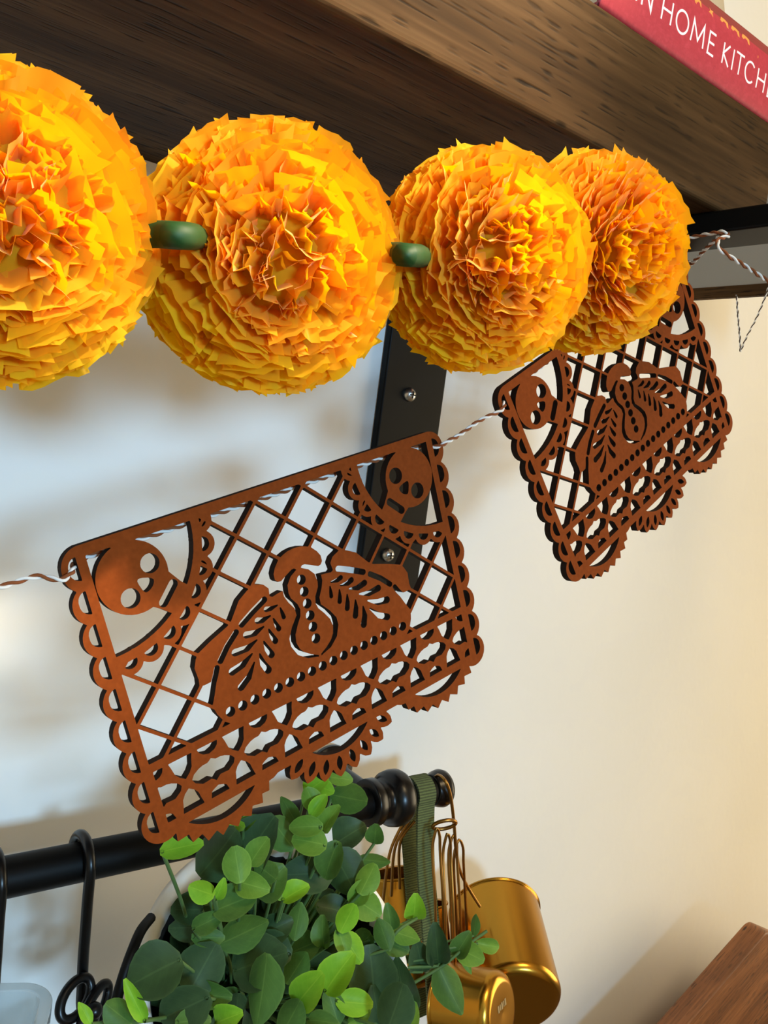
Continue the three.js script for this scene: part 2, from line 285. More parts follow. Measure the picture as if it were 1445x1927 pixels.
const wingOuter = [[0.356, -0.832], [0.350, -0.868], [0.345, -0.905], [0.385, -0.955], [0.465, -0.987], [0.55, -0.965], [0.655, -0.905], [0.69, -0.862], [0.77, -0.765], [0.82, -0.730], [1.0, -0.668], [1.14, -0.610], [1.172, -0.575], [1.206, -0.5], [1.197, -0.39], [1.205, -0.335], [1.16, -0.325], [1.10, -0.327], [1.052, -0.300], [1.10, -0.2], [1.143, -0.12], [1.122, -0.03], [1.075, 0.06], [1.0, 0.12]];
const slitWing = [[0.029, -0.107], [0.134, -0.135], [0.226, -0.208], [0.272, -0.31], [0.270, -0.385], [0.222, -0.47], [0.138, -0.568], [0.14, -0.634], [0.190, -0.715], [0.216, -0.78], [0.215, -0.835]];
const bodyHalf = [[0, -0.99], [0.016, -0.975], [0.1, -0.93], [0.153, -0.865], [0.163, -0.79], [0.152, -0.735], [0.1, -0.66], [0.085, -0.6], [0.1, -0.545], [0.15, -0.478], [0.198, -0.4], [0.211, -0.32], [0.192, -0.255], [0.155, -0.205], [0.09, -0.157], [0.013, -0.117], [0.013, -0.09], [0, -0.085]];
const sdWing = poly([...wingOuter, [-0.05, 0.12], [-0.05, -0.095], [0.02, -0.1], ...slitWing, [0.232, -0.832], [0.29, -0.826], [0.329, -0.818]]);
const sdBody = poly([...bodyHalf, [-0.1, -0.085], [-0.1, -0.99]]);
const sdAntenna = poly([[0, -0.983], [0.03, -0.992], [0.075, -0.988], [0.141, -0.957], [0.208, -0.922], [0.24, -0.928], [0.263, -0.955], [0.262, -1.01], [0.235, -1.06], [0.19, -1.11], [0.137, -1.142], [0.07, -1.163], [0, -1.170], [-0.1, -1.170], [-0.1, -0.983]]);
const sdHull = poly([...wingOuter, [-0.05, 0.12], [-0.05, -0.98], [0.2, -0.95]]);
const sdJaw = poly([[1.21, -1.42], [1.197, -1.375], [1.165, -1.33], [1.112, -1.252], [1.05, -1.19], [1.21, -1.0], [1.268, -1.03], [1.335, -1.09], [1.40, -1.135], [1.47, -1.145], [1.5, -1.3]]);
const sdNose = poly(smooth([[1.462, -1.392], [1.39, -1.385], [1.332, -1.352], [1.356, -1.296], [1.422, -1.268], [1.452, -1.32]], 3));
const cloudHalf = [[0.208, -0.004], [0.182, -0.040], [0.13, -0.068], [0.085, -0.080], [0.04, -0.080], [0.018, -0.092], [0, -0.106]];
const cloud = poly([...cloudHalf, ...cloudHalf.slice(0, -1).reverse().map(([x, y]) => [-x, y]), [-0.19, 0.036], [-0.125, 0.076], [-0.045, 0.07], [-0.022, 0.086], [0, 0.107], [0.022, 0.086], [0.045, 0.07], [0.125, 0.076], [0.19, 0.036]]);
const shieldUp = poly(mirrorV([[0.110, 0.176], [0.094, 0.222], [0.080, 0.288], [0.048, 0.332], [0, 0.370]]).reverse());
const bowlUp = poly(mirrorV([[0.098, 0.176], [0.085, 0.216], [0.055, 0.243], [0, 0.260]]).reverse());
const shieldDn = poly(mirrorV([[0, 0.458], [0.045, 0.492], [0.073, 0.532], [0.083, 0.585], [0.100, 0.648]]).reverse());
const bowlDn = poly(mirrorV([[0, 0.562], [0.05, 0.580], [0.072, 0.594], [0.090, 0.648]]).reverse());
const lobeSide = poly([[0.70, 0.70], [0.709, 0.737], [0.765, 0.765], [0.824, 0.772], [0.844, 0.857], [0.919, 0.849], [0.934, 0.934], [1.038, 0.907], [1.071, 0.990], [1.157, 0.941], [1.215, 1.014], [1.285, 0.950], [1.366, 1.012], [1.408, 0.940], [1.503, 0.987], [1.538, 0.899], [1.635, 0.924], [1.649, 0.838], [1.756, 0.845], [1.745, 0.755], [1.86, 0.752], [1.86, 0.70]]);
const veins = [ // leaf-shaped cuts of a wing: start, middle, end, end radius
  [[0.303, -0.728], [0.378, -0.722], [0.42, -0.733], 0.025], [[0.398, -0.662], [0.484, -0.652], [0.53, -0.668], 0.029], [[0.487, -0.593], [0.583, -0.570], [0.67, -0.588], 0.032], [[0.585, -0.504], [0.692, -0.470], [0.815, -0.480], 0.034], [[0.663, -0.405], [0.775, -0.348], [0.885, -0.330], 0.036], [[0.664, -0.322], [0.752, -0.215], [0.845, -0.163], 0.034],
  [[0.281, -0.692], [0.275, -0.64], [0.270, -0.600], 0.022], [[0.374, -0.626], [0.360, -0.56], [0.347, -0.518], 0.026], [[0.445, -0.551], [0.430, -0.475], [0.411, -0.424], 0.029], [[0.523, -0.465], [0.508, -0.385], [0.482, -0.320], 0.033], [[0.592, -0.373], [0.585, -0.275], [0.552, -0.200], 0.036]];
const slits = [[[0.415, -0.823], [0.555, -0.762], [0.685, -0.695], 0.030], [[0.757, -0.648], [0.868, -0.565], [0.965, -0.466], 0.028], [[1.013, -0.420], [1.045, -0.36], [1.085, -0.300], 0.026]];
const holesC = [[0.502, 0.792], [0.378, 0.887], [0.230, 0.947], [0.078, 0.978]];

function pattern(su, v) {
  const u = abs(su);
  // silhouette
  let d = sdBox(u, v, -1, 1.85, -1.81, 0.742);
  for (let k = 0; k < 9; k++) d = min(d, sdCircle(u, v, 1.837, -1.604 + 0.2775 * k, 0.173));
  d = min(d, sdCircle(u, v, 1.83, -1.632, 0.178));
  d = min(d, sdBox(u, v, 1.7, 1.86, 0.5, 0.754), lobeSide(u, v), max(sdCircle(u, v, 0, 0.40, 0.632), 0.70 - v));
  for (const [x, y] of holesC) { const n = hypot(x, y - 0.4); d = min(d, leafSd(u, v, x, y, x / n, (y - 0.4) / n, 0.138, 0.082), sdSeg(u, v, x - 0.05 * x / n, y - 0.05 * (y - 0.4) / n, x + 0.055 * x / n, y + 0.055 * (y - 0.4) / n, 0.066)); }
  if (d > 0.04) return d;
  // openwork field: solids inside the frame
  const inside = sdBox(u, v, -1, 1.80, -1.715, 0.10);
  if (inside < 0.02) {
    let s = 1e9;
    const fu = 1.80 - u, fv = v + 1.715, q = hypot(fu / 0.905, fv / 0.858), len = hypot(fu, fv) || 1e-6, rIn = len / (q || 1e-6), dist = len - rIn; // distance past the fan's inner curve
    const hull = sdHull(u, v);
    if (dist > 0 && hull > -0.03) {
      for (let k = -1; k < 8; k++) { const c = -1.935 + 0.483 * k; s = min(s, abs(v - 0.94 * u - c) / 1.3724 - 0.0145, abs(v + 0.94 * u - c) / 1.3724 - 0.0145); }
      s = max(s, -hull);
    }
    let ring = max(-dist, dist - 0.112);
    for (let k = 0; k < 8; k++) {
      const a = (5.8 + 11.85 * k) * PI / 180, su2 = sin(a), cv = cos(a), r0 = 1 / hypot(su2 / 0.905, cv / 0.858), rc = r0 + 0.082;
      ring = min(ring, sdCircle(u, v, 1.80 - su2 * rc, -1.715 + cv * rc, 0.113));
    }
    ring = max(ring, -dist);
    for (let k = 0; k < 8; k++) {
      const a = (5.8 + 11.85 * k) * PI / 180, su2 = sin(a), cv = cos(a), r0 = 1 / hypot(su2 / 0.905, cv / 0.858), rc = r0 + 0.080;
      const flat = rc - 0.002 - (fu * su2 + fv * cv); ring = max(ring, -max(sdCircle(u, v, 1.80 - su2 * rc, -1.715 + cv * rc, 0.064), flat));
    }
    s = min(s, ring);
    // skull
    let sk = min(sdCircle(u, v, 1.490, -1.422, 0.303), sdJaw(u, v));
    sk = max(sk, -sdCircle(u, v, 1.324, -1.486, 0.082), -sdCircle(u, v, 1.556, -1.267, 0.082), -sdNose(u, v), -sdSeg(u, v, 1.183, -1.255, 1.305, -1.135, 0.040));
    s = min(s, sk);
    // butterfly
    let bf = sdWing(u, v);
    for (const [a, b, c, r] of slits) bf = max(bf, -min(sdSeg(u, v, ...a, ...b, r), sdSeg(u, v, ...b, ...c, r)));
    for (const [a, b, c, r] of veins) bf = max(bf, -min(sdSeg(u, v, ...a, ...b, 0.008, r * 0.86), sdSeg(u, v, ...b, ...c, r * 0.86, r)));
    bf = min(bf, sdBody(u, v), sdAntenna(u, v));
    for (const y of [-0.863, -0.746, -0.629, -0.511, -0.397, -0.279]) bf = max(bf, -sdCircle(u, v, 0, y, 0.048));
    s = min(s, bf);
    d = max(d, min(-inside, s));
  }
  for (let k = 0; k < 9; k++) d = max(d, -sdCircle(u, v, 1, 0, 0.046)), d = max(d, -sdCircle(u, v, 0.125 * k, 0, 0.046));
  // border half-moons
  if (u > 1.8) for (let k = 0; k < 9; k++) { const y = -1.604 + 0.2775 * k - 0.028; d = max(d, -max(sdSeg(u, v, 1.868, y - 0.012, 1.868, y + 0.012, 0.086), 1.876 - u)); }
  // quatrefoil band
  if (v > 0.15 && v < 0.68) {
    let h = 1e9;
    for (let k = 0; k < 4; k++) { const a = 0.257 + 0.514 * k, b = 0.514 * k; h = min(h, cloud(u - a, v - 0.41), bowlUp(u - a, v), bowlDn(u - a, v), shieldUp(u - b, v), shieldDn(u - b, v)); }
    h = min(h, cloud(u + 0.257, v - 0.41), bowlUp(u + 0.257, v), bowlDn(u + 0.257, v)); h = max(h, u - 1.787);
    d = max(d, -h);
  }
  // crescents and petal cuts
  if (v > 0.70) {
    d = max(d, -max(sdCircle(u, v, 1.294, 0.400, 0.473), 0.737 - v), -max(sdCircle(u, v, 0, 0.400, 0.478), 0.739 - v));
    for (const [x, y] of holesC) { const n = hypot(x, y - 0.4); d = max(d, -leafSd(u, v, x, y, x / n, (y - 0.4) / n, 0.074, 0.033)); }
  }
  return d;
}
function traced() { // marching squares, then outlines with holes
  const step = 0.0085, u0 = -2.06, v0 = -1.86, nu = Math.ceil(4.12 / step), nv = Math.ceil(3.02 / step), F = new Float32Array((nu + 1) * (nv + 1)), at2 = (i, j) => F[j * (nu + 1) + i];
  for (let j = 0; j <= nv; j++) for (let i = 0; i <= nu; i++) F[j * (nu + 1) + i] = pattern(u0 + i * step, v0 + j * step) || 1e-6;
  const next = new Map(), pt = new Map();
  const edge = (i, j, i2, j2) => { const k = i < i2 || j < j2 ? (j * (nu + 1) + i) * 2 + (j2 > j ? 1 : 0) : (j2 * (nu + 1) + i2) * 2 + (j > j2 ? 1 : 0); if (!pt.has(k)) { const a = at2(i, j), b = at2(i2, j2), t = a / (a - b); pt.set(k, [u0 + (i + (i2 - i) * t) * step, v0 + (j + (j2 - j) * t) * step]); } return k; };
  for (let j = 0; j < nv; j++) for (let i = 0; i < nu; i++) {
    const c = [[i, j], [i + 1, j], [i + 1, j + 1], [i, j + 1]], s = c.map(([a, b]) => at2(a, b) < 0), outs = [], ins = [];
    for (let k = 0; k < 4; k++) { const a = c[k], b = c[(k + 1) % 4]; if (s[k] && !s[(k + 1) % 4]) outs.push(edge(...a, ...b)); if (!s[k] && s[(k + 1) % 4]) ins.push(edge(...a, ...b)); }
    if (outs.length === 1) next.set(outs[0], ins[0]);
    else if (outs.length === 2) { // saddle: keep the two solids joined
      next.set(outs[0], s[0] ? ins[0] : ins[1]); next.set(outs[1], s[0] ? ins[1] : ins[0]);
    }
  }
  const loops = [];
  while (next.size) { const first = next.keys().next().value; let k = first; const l = []; while (next.has(k)) { l.push(pt.get(k)); const n = next.get(k); next.delete(k); k = n; } if (k === first && l.length > 8) loops.push(l); }
  const rdp = (p, e) => { // closed outline, split at its two farthest points
    const simp = (a) => { if (a.length < 3) return a; let m = 0, w = 0; const [x0, y0] = a[0], [x1, y1] = a[a.length - 1], L = hypot(x1 - x0, y1 - y0) || 1e-9; for (let i = 1; i < a.length - 1; i++) { const dd = abs((x1 - x0) * (y0 - a[i][1]) - (x0 - a[i][0]) * (y1 - y0)) / L; if (dd > m) { m = dd; w = i; } } return m > e ? [...simp(a.slice(0, w + 1)).slice(0, -1), ...simp(a.slice(w))] : [a[0], a[a.length - 1]]; };
    let w = 0, m = 0; p.forEach((q, i) => { const dd = hypot(q[0] - p[0][0], q[1] - p[0][1]); if (dd > m) { m = dd; w = i; } });
    return [...simp(p.slice(0, w + 1)).slice(0, -1), ...simp([...p.slice(w), p[0]]).slice(0, -1)];
  };
  const area = (l) => l.reduce((t, a, i) => { const b = l[(i + 1) % l.length]; return t + a[0] * b[1] - b[0] * a[1]; }, 0) / 2;
  const S = loops.map((l) => ({ l: rdp(l, 0.0012), a: area(l) })).filter((o) => o.l.length > 2 && abs(o.a) > 4e-4).sort((a, b) => abs(b.a) - abs(a.a));
  const sgn = Math.sign(S[0].a);
  const shape = new THREE.Shape(S[0].l.map(([x, y]) => v2(x * UNIT, y * UNIT)));
  for (const o of S.slice(1)) if (Math.sign(o.a) !== sgn) shape.holes.push(new THREE.Path(o.l.map(([x, y]) => v2(x * UNIT, y * UNIT))));
  return shape;
}
const THICK = 0.0034;
const panelGeo = new THREE.ExtrudeGeometry(traced(), { depth: THICK, bevelEnabled: false, curveSegments: 1 });
const poses = [ // place and axes of each panel: origin at the middle dot of its row
  { o: [0.1654, -0.0787, 0.1703], u: [0.939, 0.344, -0.027], v: [0.344, -0.932, 0.113], label: 'brown laser-cut panel with skulls and a butterfly, wholly in view before the black bracket' },
  { o: [0.3386, 0.0136, 0.1626], u: [0.821, 0.570, -0.040], v: [0.570, -0.814, 0.113], label: 'brown laser-cut lace panel hanging farther right, its upper edge partly hidden by the orange flowers' }];
for (const p of poses) {
  p.o = V(...p.o); p.u = V(...p.u).normalize(); p.v = V(...p.v); p.v.addScaledVector(p.u, -p.v.dot(p.u)).normalize(); p.n = p.u.clone().cross(p.v);
  const m = solo('cutout_panel', panelGeo, [M.panelFace, M.panelEdge], p.label, 'banner panel', 'lace-cut banner panels on the twine');
  m.position.copy(p.o); m.quaternion.setFromRotationMatrix(new THREE.Matrix4().makeBasis(p.u, p.v, p.n));
  p.at = (u, v, n = 0) => p.o.clone().addScaledVector(p.u, u * UNIT).addScaledVector(p.v, v * UNIT).addScaledVector(p.n, n);
}

// ------------------------------------------------------------------ twine
class Helix extends THREE.Curve {
  constructor(base, r, turns, phase) { super(); this.base = base; this.r = r; this.turns = turns; this.ph = phase; }
  getPoint(t, target = new THREE.Vector3()) {
    const p = this.base.getPointAt(t), d = this.base.getTangentAt(t), a = Math.abs(d.y) < 0.9 ? V(0, 1, 0) : V(1, 0, 0), n = a.cross(d).normalize(), b = d.clone().cross(n), w = this.ph + t * this.turns * 2 * PI;
    return target.copy(p).addScaledVector(n, this.r * cos(w)).addScaledVector(b, this.r * sin(w));
  }
}
function twine(parent, pts, r, strands, pitch = r * 9) {
  const base = new THREE.CatmullRomCurve3(pts, false, 'centripetal'), L = base.getLength(), turns = L / pitch, n = Math.ceil(turns * 9);
  strands.forEach(([name, mat], i) => part(name, new THREE.TubeGeometry(new Helix(base, r * 0.52, turns, i * 2 * PI / strands.length), n, r * 0.58, 6), mat, parent));
}
const [P1, P2] = poses, TWO = [['white_strand', M.white], ['brown_strand', M.brownThread]];
{
  const t = thing('banner_twine', 'thin brown and white twisted twine threaded through the corner holes of both brown panels', 'twine');
  const B = THICK + 0.0016, R = 0.00088;
  twine(t, [at(-90, 1128, 0.166), at(0, 1105, 0.1655), at(70, 1085, 0.165), P1.at(-2.02, -1.60, -0.0012), P1.at(-1.95, -1.625, -0.0008), P1.at(-1.90, -1.64, 0.0014), P1.at(-1.86, -1.66, B), P1.at(-1.0, -1.672, B + 0.0004), P1.at(0, -1.668, B + 0.0006), P1.at(1.0, -1.672, B + 0.0004), P1.at(1.84, -1.655, B), P1.at(1.89, -1.64, 0.0014), P1.at(1.95, -1.63, -0.0008), P1.at(2.03, -1.645, -0.0012),
    at(865, 818, 0.161), at(905, 790, 0.160), P2.at(-2.03, -1.605, -0.0012), P2.at(-1.95, -1.625, -0.0008), P2.at(-1.90, -1.64, 0.0014), P2.at(-1.86, -1.66, B), P2.at(-1, -1.675, B + 0.0003), P2.at(0, -1.672, B + 0.0004), P2.at(1, -1.672, B + 0.0003), P2.at(1.84, -1.655, B), P2.at(1.89, -1.64, 0.0014), P2.at(1.95, -1.65, -0.0008), P2.at(2.02, -1.70, -0.001),
    at(1300, 497, 0.166), at(1328, 468, 0.182), V(0.3236, 0.1050, 0.1945)], R, TWO);
  twine(t, [at(1285, 449, 0.176), at(1298, 447, 0.180), at(1330, 441, 0.188), V(0.3234, 0.1062, 0.1955), V(0.3250, 0.1052, 0.1975), at(1351, 452, 0.198), at(1354, 468, 0.201), at(1372, 482, 0.204), at(1398, 498, 0.206), at(1428, 518, 0.208), at(1470, 545, 0.210)], R * 1.05, TWO);
  const t2 = thing('twine_loop', 'thin dark twine hanging in a narrow V below the grey box on the far right', 'twine');
  twine(t2, [at(1386, 555, 0.10), at(1388, 590, 0.10), at(1392, 635, 0.10), at(1393, 662, 0.10)], 0.00062, [['white_strand', M.white], ['dark_strand', M.darkThread]]);
  twine(t2, [at(1393, 662, 0.10), at(1404, 636, 0.102), at(1424, 597, 0.105), at(1440, 558, 0.108), at(1452, 520, 0.112)], 0.00062, [['white_strand', M.white], ['dark_strand', M.darkThread]]);
}

// ------------------------------------------------------------------ paper flowers on a green stem
const PAPER = [[255, 198, 0], [255, 192, 0], [255, 208, 10], [255, 184, 0]].map(([r, g, b]) => phy({ color: new THREE.Color(`rgb(${r},${g},${b})`), roughness: 0.92, specularIntensity: 0.3, transmission: 0.62, thickness: 0, side: THREE.DoubleSide, clearcoat: 0.08, clearcoatRoughness: 0.3 }));
function petalGeo(kind) { // a strip of tissue along +y (length 1 from y = 0.2), face towards +z, pleated, creased and frayed at the tip
  const nx = 6, ny = 6, pos = [], idx = [], w0 = rr(0.03, 0.07), w1 = kind === 'flat' ? rr(0.15, 0.27) : rr(0.10, 0.21), pl = rr(0.008, kind === 'flat' ? 0.02 : 0.04), f = rr(1.2, 3.4), ph = rr(0, 6.28), bend = kind === 'flat' ? rr(-0.10, 0.12) : rr(-0.42, 0.42), tw = rr(-0.6, 0.6) * (kind === 'flat' ? 0.4 : 1), fold = kind === 'flat' ? rr(-0.05, 0.05) : rr(-0.22, 0.22), side = rr(-0.08, 0.08);
  const fray = Array.from({ length: nx + 1 }, () => rr(-0.036, 0.014)), crease = rr(-0.5, 0.5);
  for (let j = 0; j <= ny; j++) for (let i = 0; i <= nx; i++) {
    const s = i / nx * 2 - 1, t = j / ny, tt = t + (j === ny ? fray[i] : 0), w = w0 + (w1 - w0) * Math.pow(t, 0.8);
    let x = s * w + side * t * t, z = pl * (0.4 + t) * sin(f * s * PI + ph + t * 1.5) + fold * t * abs(s - crease) * 0.6 + rr(-0.006, 0.006) * t, y = 0.2 + 0.8 * tt;
    const b = bend * max(0, t - 0.45); z += b * b * 1.4 * Math.sign(bend) * 2; y -= abs(b) * 0.35;
    const a = tw * t, x2 = x * cos(a) - z * sin(a); z = x * sin(a) + z * cos(a); x = x2;
    pos.push(x, y, z);
  }
  for (let j = 0; j < ny; j++) for (let i = 0; i < nx; i++) { const a = j * (nx + 1) + i, b = a + 1, c = a + nx + 1, d = c + 1; (i + j) % 2 ? idx.push(a, b, d, a, d, c) : idx.push(a, b, c, b, d, c); }
  const g = new THREE.BufferGeometry(); g.setAttribute('position', new THREE.Float32BufferAttribute(pos, 3)); g.setIndex(idx); g.computeVertexNormals(); return g;
}
const FLAT = Array.from({ length: 14 }, () => petalGeo('flat')), RUFF = Array.from({ length: 18 }, () => petalGeo('ruff'));
function paperFlower(c, R, axis, label, squash = [1, 1, 1]) {
  const t = thing('paper_flower', label, 'paper flower', c, 'orange paper flowers of the garland');
  axis.normalize();
  const e1 = axis.clone().cross(V(0, 1, 0)).normalize(), e2 = axis.clone().cross(e1), view = CAM.clone().sub(c).normalize(), all = [];
  const add = (th, az, len, spin, geo) => {
    const d = axis.clone().multiplyScalar(cos(th)).addScaledVector(e1, sin(th) * cos(az)).addScaledVector(e2, sin(th) * sin(az));
    // face of the petal turned towards the flower's axis
    let z = axis.clone().addScaledVector(d, -axis.dot(d)); if (z.length() < 1e-3) z = e1.clone(); z.normalize(); if (th > PI / 2) z.negate();
    let x = d.clone().cross(z).normalize(); z = x.clone().cross(d);
    const q = new THREE.Quaternion().setFromRotationMatrix(new THREE.Matrix4().makeBasis(x, d, z)).multiply(new THREE.Quaternion().setFromAxisAngle(V(0, 1, 0), spin));
    all.push({ d, len, q, geo, mat: PAPER[rnd() * PAPER.length | 0], score: d.dot(view) * len + rnd() * 0.1 });
  };
  const N = 760;
  for (let k = 0; k < N; k++) {
    const cz = 1 - 2 * (k + 0.5) / N, th = Math.acos(cz) + rr(-0.06, 0.06), az = k * 2.39996 + rr(-0.25, 0.25), flat = th > 0.5;
    const inner = th < 0.8 ? 0.88 + 0.12 * rnd() : 0.92 + 0.10 * rnd();
    add(th, az, R * inner * (rnd() < 0.06 ? 1.04 : 1), flat ? rr(-0.42, 0.42) : rr(-0.9, 0.9), flat && rnd() < 0.75 ? FLAT[rnd() * 14 | 0] : RUFF[rnd() * 18 | 0]);
  }
  // the fan-shaped rim that stands round the middle
  for (let k = 0; k < 120; k++) add(PI / 2 + rr(-0.30, 0.16), k / 120 * 2 * PI + rr(-0.04, 0.04), R * rr(0.97, 1.04), rr(-0.3, 0.3), FLAT[k % 14]);
  all.sort((a, b) => b.score - a.score);
  const rest = new Map(), m4 = new THREE.Matrix4();
  all.forEach((p, i) => {
    const s = V(p.len * squash[0], p.len, p.len);
    if (i < 300) { const m = part('petal', p.geo, p.mat, t); m.quaternion.copy(p.q); m.scale.copy(s); } else { const g = p.geo.clone().applyMatrix4(m4.compose(V(0, 0, 0), p.q, s)); if (!rest.has(p.mat)) rest.set(p.mat, []); rest.get(p.mat).push(g); }
  });
  const mats = [...rest.keys()], geos = mats.map((m) => mergeGeometries(rest.get(m)));
  const m = part('petals_behind', mergeGeometries(geos, true), mats, t); m.userData.kind = 'stuff';
  part('core', new THREE.IcosahedronGeometry(R * 0.74, 3), PAPER[0], t);
  return t;
}
const FL = [
  [4, 428, 0.205, 0.0322, [-0.15, -0.1, 1], 'leftmost and largest orange paper flower, cut off by the left edge'],
  [506, 491, 0.204, 0.0338, [-0.30, -0.15, 1], 'second orange paper flower from the left, above the top edge of the nearer brown panel'],
  [906, 493, 0.2175, 0.0312, [-0.30, -0.1, 1], 'third orange paper flower from the left, overlapping the flower at its right'],
  [1110, 480, 0.214, 0.0316, [-0.10, -0.1, 1], 'rightmost orange paper flower, half behind its neighbour and touching the farther brown panel']];
const flowerAt = FL.map(([px, py, z, R, ax, label]) => { const c = at(px, py, z); paperFlower(c, R, V(...ax), label); return c; });
{
  const c = flowerAt, a = [c[0].clone().lerp(c[1], -0.9), c[0].clone().add(V(0, -0.001, -0.004)), at(300, 441, 0.222), at(330, 443, 0.2275), at(352, 444, 0.2265), at(371, 447, 0.214), at(382, 452, 0.196), c[1].clone().add(V(0, 0.0, -0.004)), at(742, 478, 0.226), at(762, 480, 0.2335), at(780, 481, 0.2325), at(796, 484, 0.218), at(804, 488, 0.205), c[2].clone().add(V(0, 0, -0.006)), c[3].clone().add(V(0, 0, -0.006))];
  solo('garland_stem', tube(a, 0.0029, 160, 12), M.stem, 'green paper-wrapped stem showing between the orange paper flowers', 'garland stem');
}

// ------------------------------------------------------------------ rail, hooks, strap
const RAIL = { y: -0.2005, z: 0.052, r: 0.0086 };
{
  const a = at(0, 1656, RAIL.z), b = at(735, 1500, RAIL.z), y = (a.y + b.y) / 2, xe = at(826, 1488, RAIL.z).x; RAIL.y = y;
  const t = thing('hanging_rail', 'black round metal rail along the wall with a flared end cap', 'rail', V(xe, y, RAIL.z)), X = V(1, 0, 0);
  part('tube', rod(V(-0.42, 0, 0), V(-0.004, 0, 0), RAIL.r, 40), M.black, t);
  part('end_cap', latheAlong([[0, -0.008], [RAIL.r * 1.02, -0.008], [RAIL.r * 1.05, -0.006], [RAIL.r * 1.22, -0.003], [RAIL.r * 1.3, 0.0005], [RAIL.r * 1.22, 0.003], [RAIL.r * 0.8, 0.0042], [0, 0.0045]], V(0, 0, 0), X, 40), M.blackGloss, t);
  const cx = at(722, 1508, RAIL.z).x - xe;
  const col = part('collar', latheAlong([[RAIL.r * 0.9, -0.013], [0.0128, -0.013], [0.0132, -0.0115], [0.0132, -0.007], [0.0108, -0.006], [0.0108, -0.001], [0.0125, 0], [0.0152, 0.002], [0.016, 0.006], [0.0158, 0.010], [0.0145, 0.0125], [0.0118, 0.0135], [RAIL.r * 0.9, 0.0135]], V(cx, 0, 0), X, 44), M.blackGloss, t);
  part('wall_post', mergeGeometries([rod(V(cx - 0.008, 0, 0), V(cx - 0.008, 0.0005, -RAIL.z + 0.007), 0.0075, 28), latheAlong([[0, 0], [0.016, 0], [0.016, 0.003], [0.010, 0.006], [0.0075, 0.012]], V(cx - 0.008, 0.0005, -RAIL.z + 0.0066), V(0, 0, 1), 32)]), M.blackGloss, col);
}
function hook(px, label) {
  const c = at(px, 1640 - (px - 150) * 0.2, RAIL.z), t = thing('rail_hook', label, 'hook', V(c.x, RAIL.y, RAIL.z), 'black hooks on the rail');
  const r = 0.0024, R = RAIL.r + r + 0.0004, p = [];
  for (let a = -75; a <= 200; a += 18) p.push(V(0, R * sin((180 - a) * PI / 180 - PI / 2 + PI / 2), R * cos((180 - a) * PI / 180)));
  const up = []; for (let k = 0; k <= 14; k++) { const a = (-60 + 240 * k / 14) * PI / 180; up.push(V(0, R * sin(a), -R * cos(a))); } // round the rail from behind over the top to the front
  const shank = [V(0, -0.012, R + 0.0006), V(0.0002, -0.024, R + 0.0012), V(0.0004, -0.038, R + 0.0018), V(0.0008, -0.050, R + 0.003)];
  const low = []; for (let k = 0; k <= 10; k++) { const a = (180 + 200 * k / 10) * PI / 180; low.push(V(0.001, -0.054 + 0.0075 * sin(a), R + 0.0108 + 0.0078 * cos(a))); }
  part('bent_rod', new THREE.TubeGeometry(new THREE.CatmullRomCurve3([...up, ...shank, ...low], false, 'centripetal'), 140, r, 12), M.blackGloss, t);
  part('rod_tip', new THREE.SphereGeometry(r * 1.45, 16, 12).translate(...low[10].toArray()), M.blackGloss, t);
  return t;
}
hook(151, 'black bent hook on the rail, left of the hanging pot');
hook(-13, 'black hook on the rail, just cut off by the left edge');
{ // the black link below the hook
  const c = at(152, 1868, 0.075), t = thing('ring_link', 'black looped wire link below the hook, left of the pot', 'link', c);
  const loop = (cx, cy, cz, a, b, tilt, yaw) => { const p = []; for (let k = 0; k < 14; k++) { const w = k / 14 * 2 * PI, q = V(a * cos(w), b * sin(w), 0).applyEuler(new THREE.Euler(tilt, yaw, 0.75)); p.push(q.add(V(cx, cy, cz))); } return tube(p, 0.0021, 60, 10, true); };
  part('wire_loop', loop(-0.002, -0.002, 0, 0.0085, 0.0055, -0.5, 0.2), M.blackGloss, t);
  part('wire_loop', loop(0.0055, -0.008, 0.003, 0.011, 0.005, -0.3, 0.5), M.blackGloss, t);
}
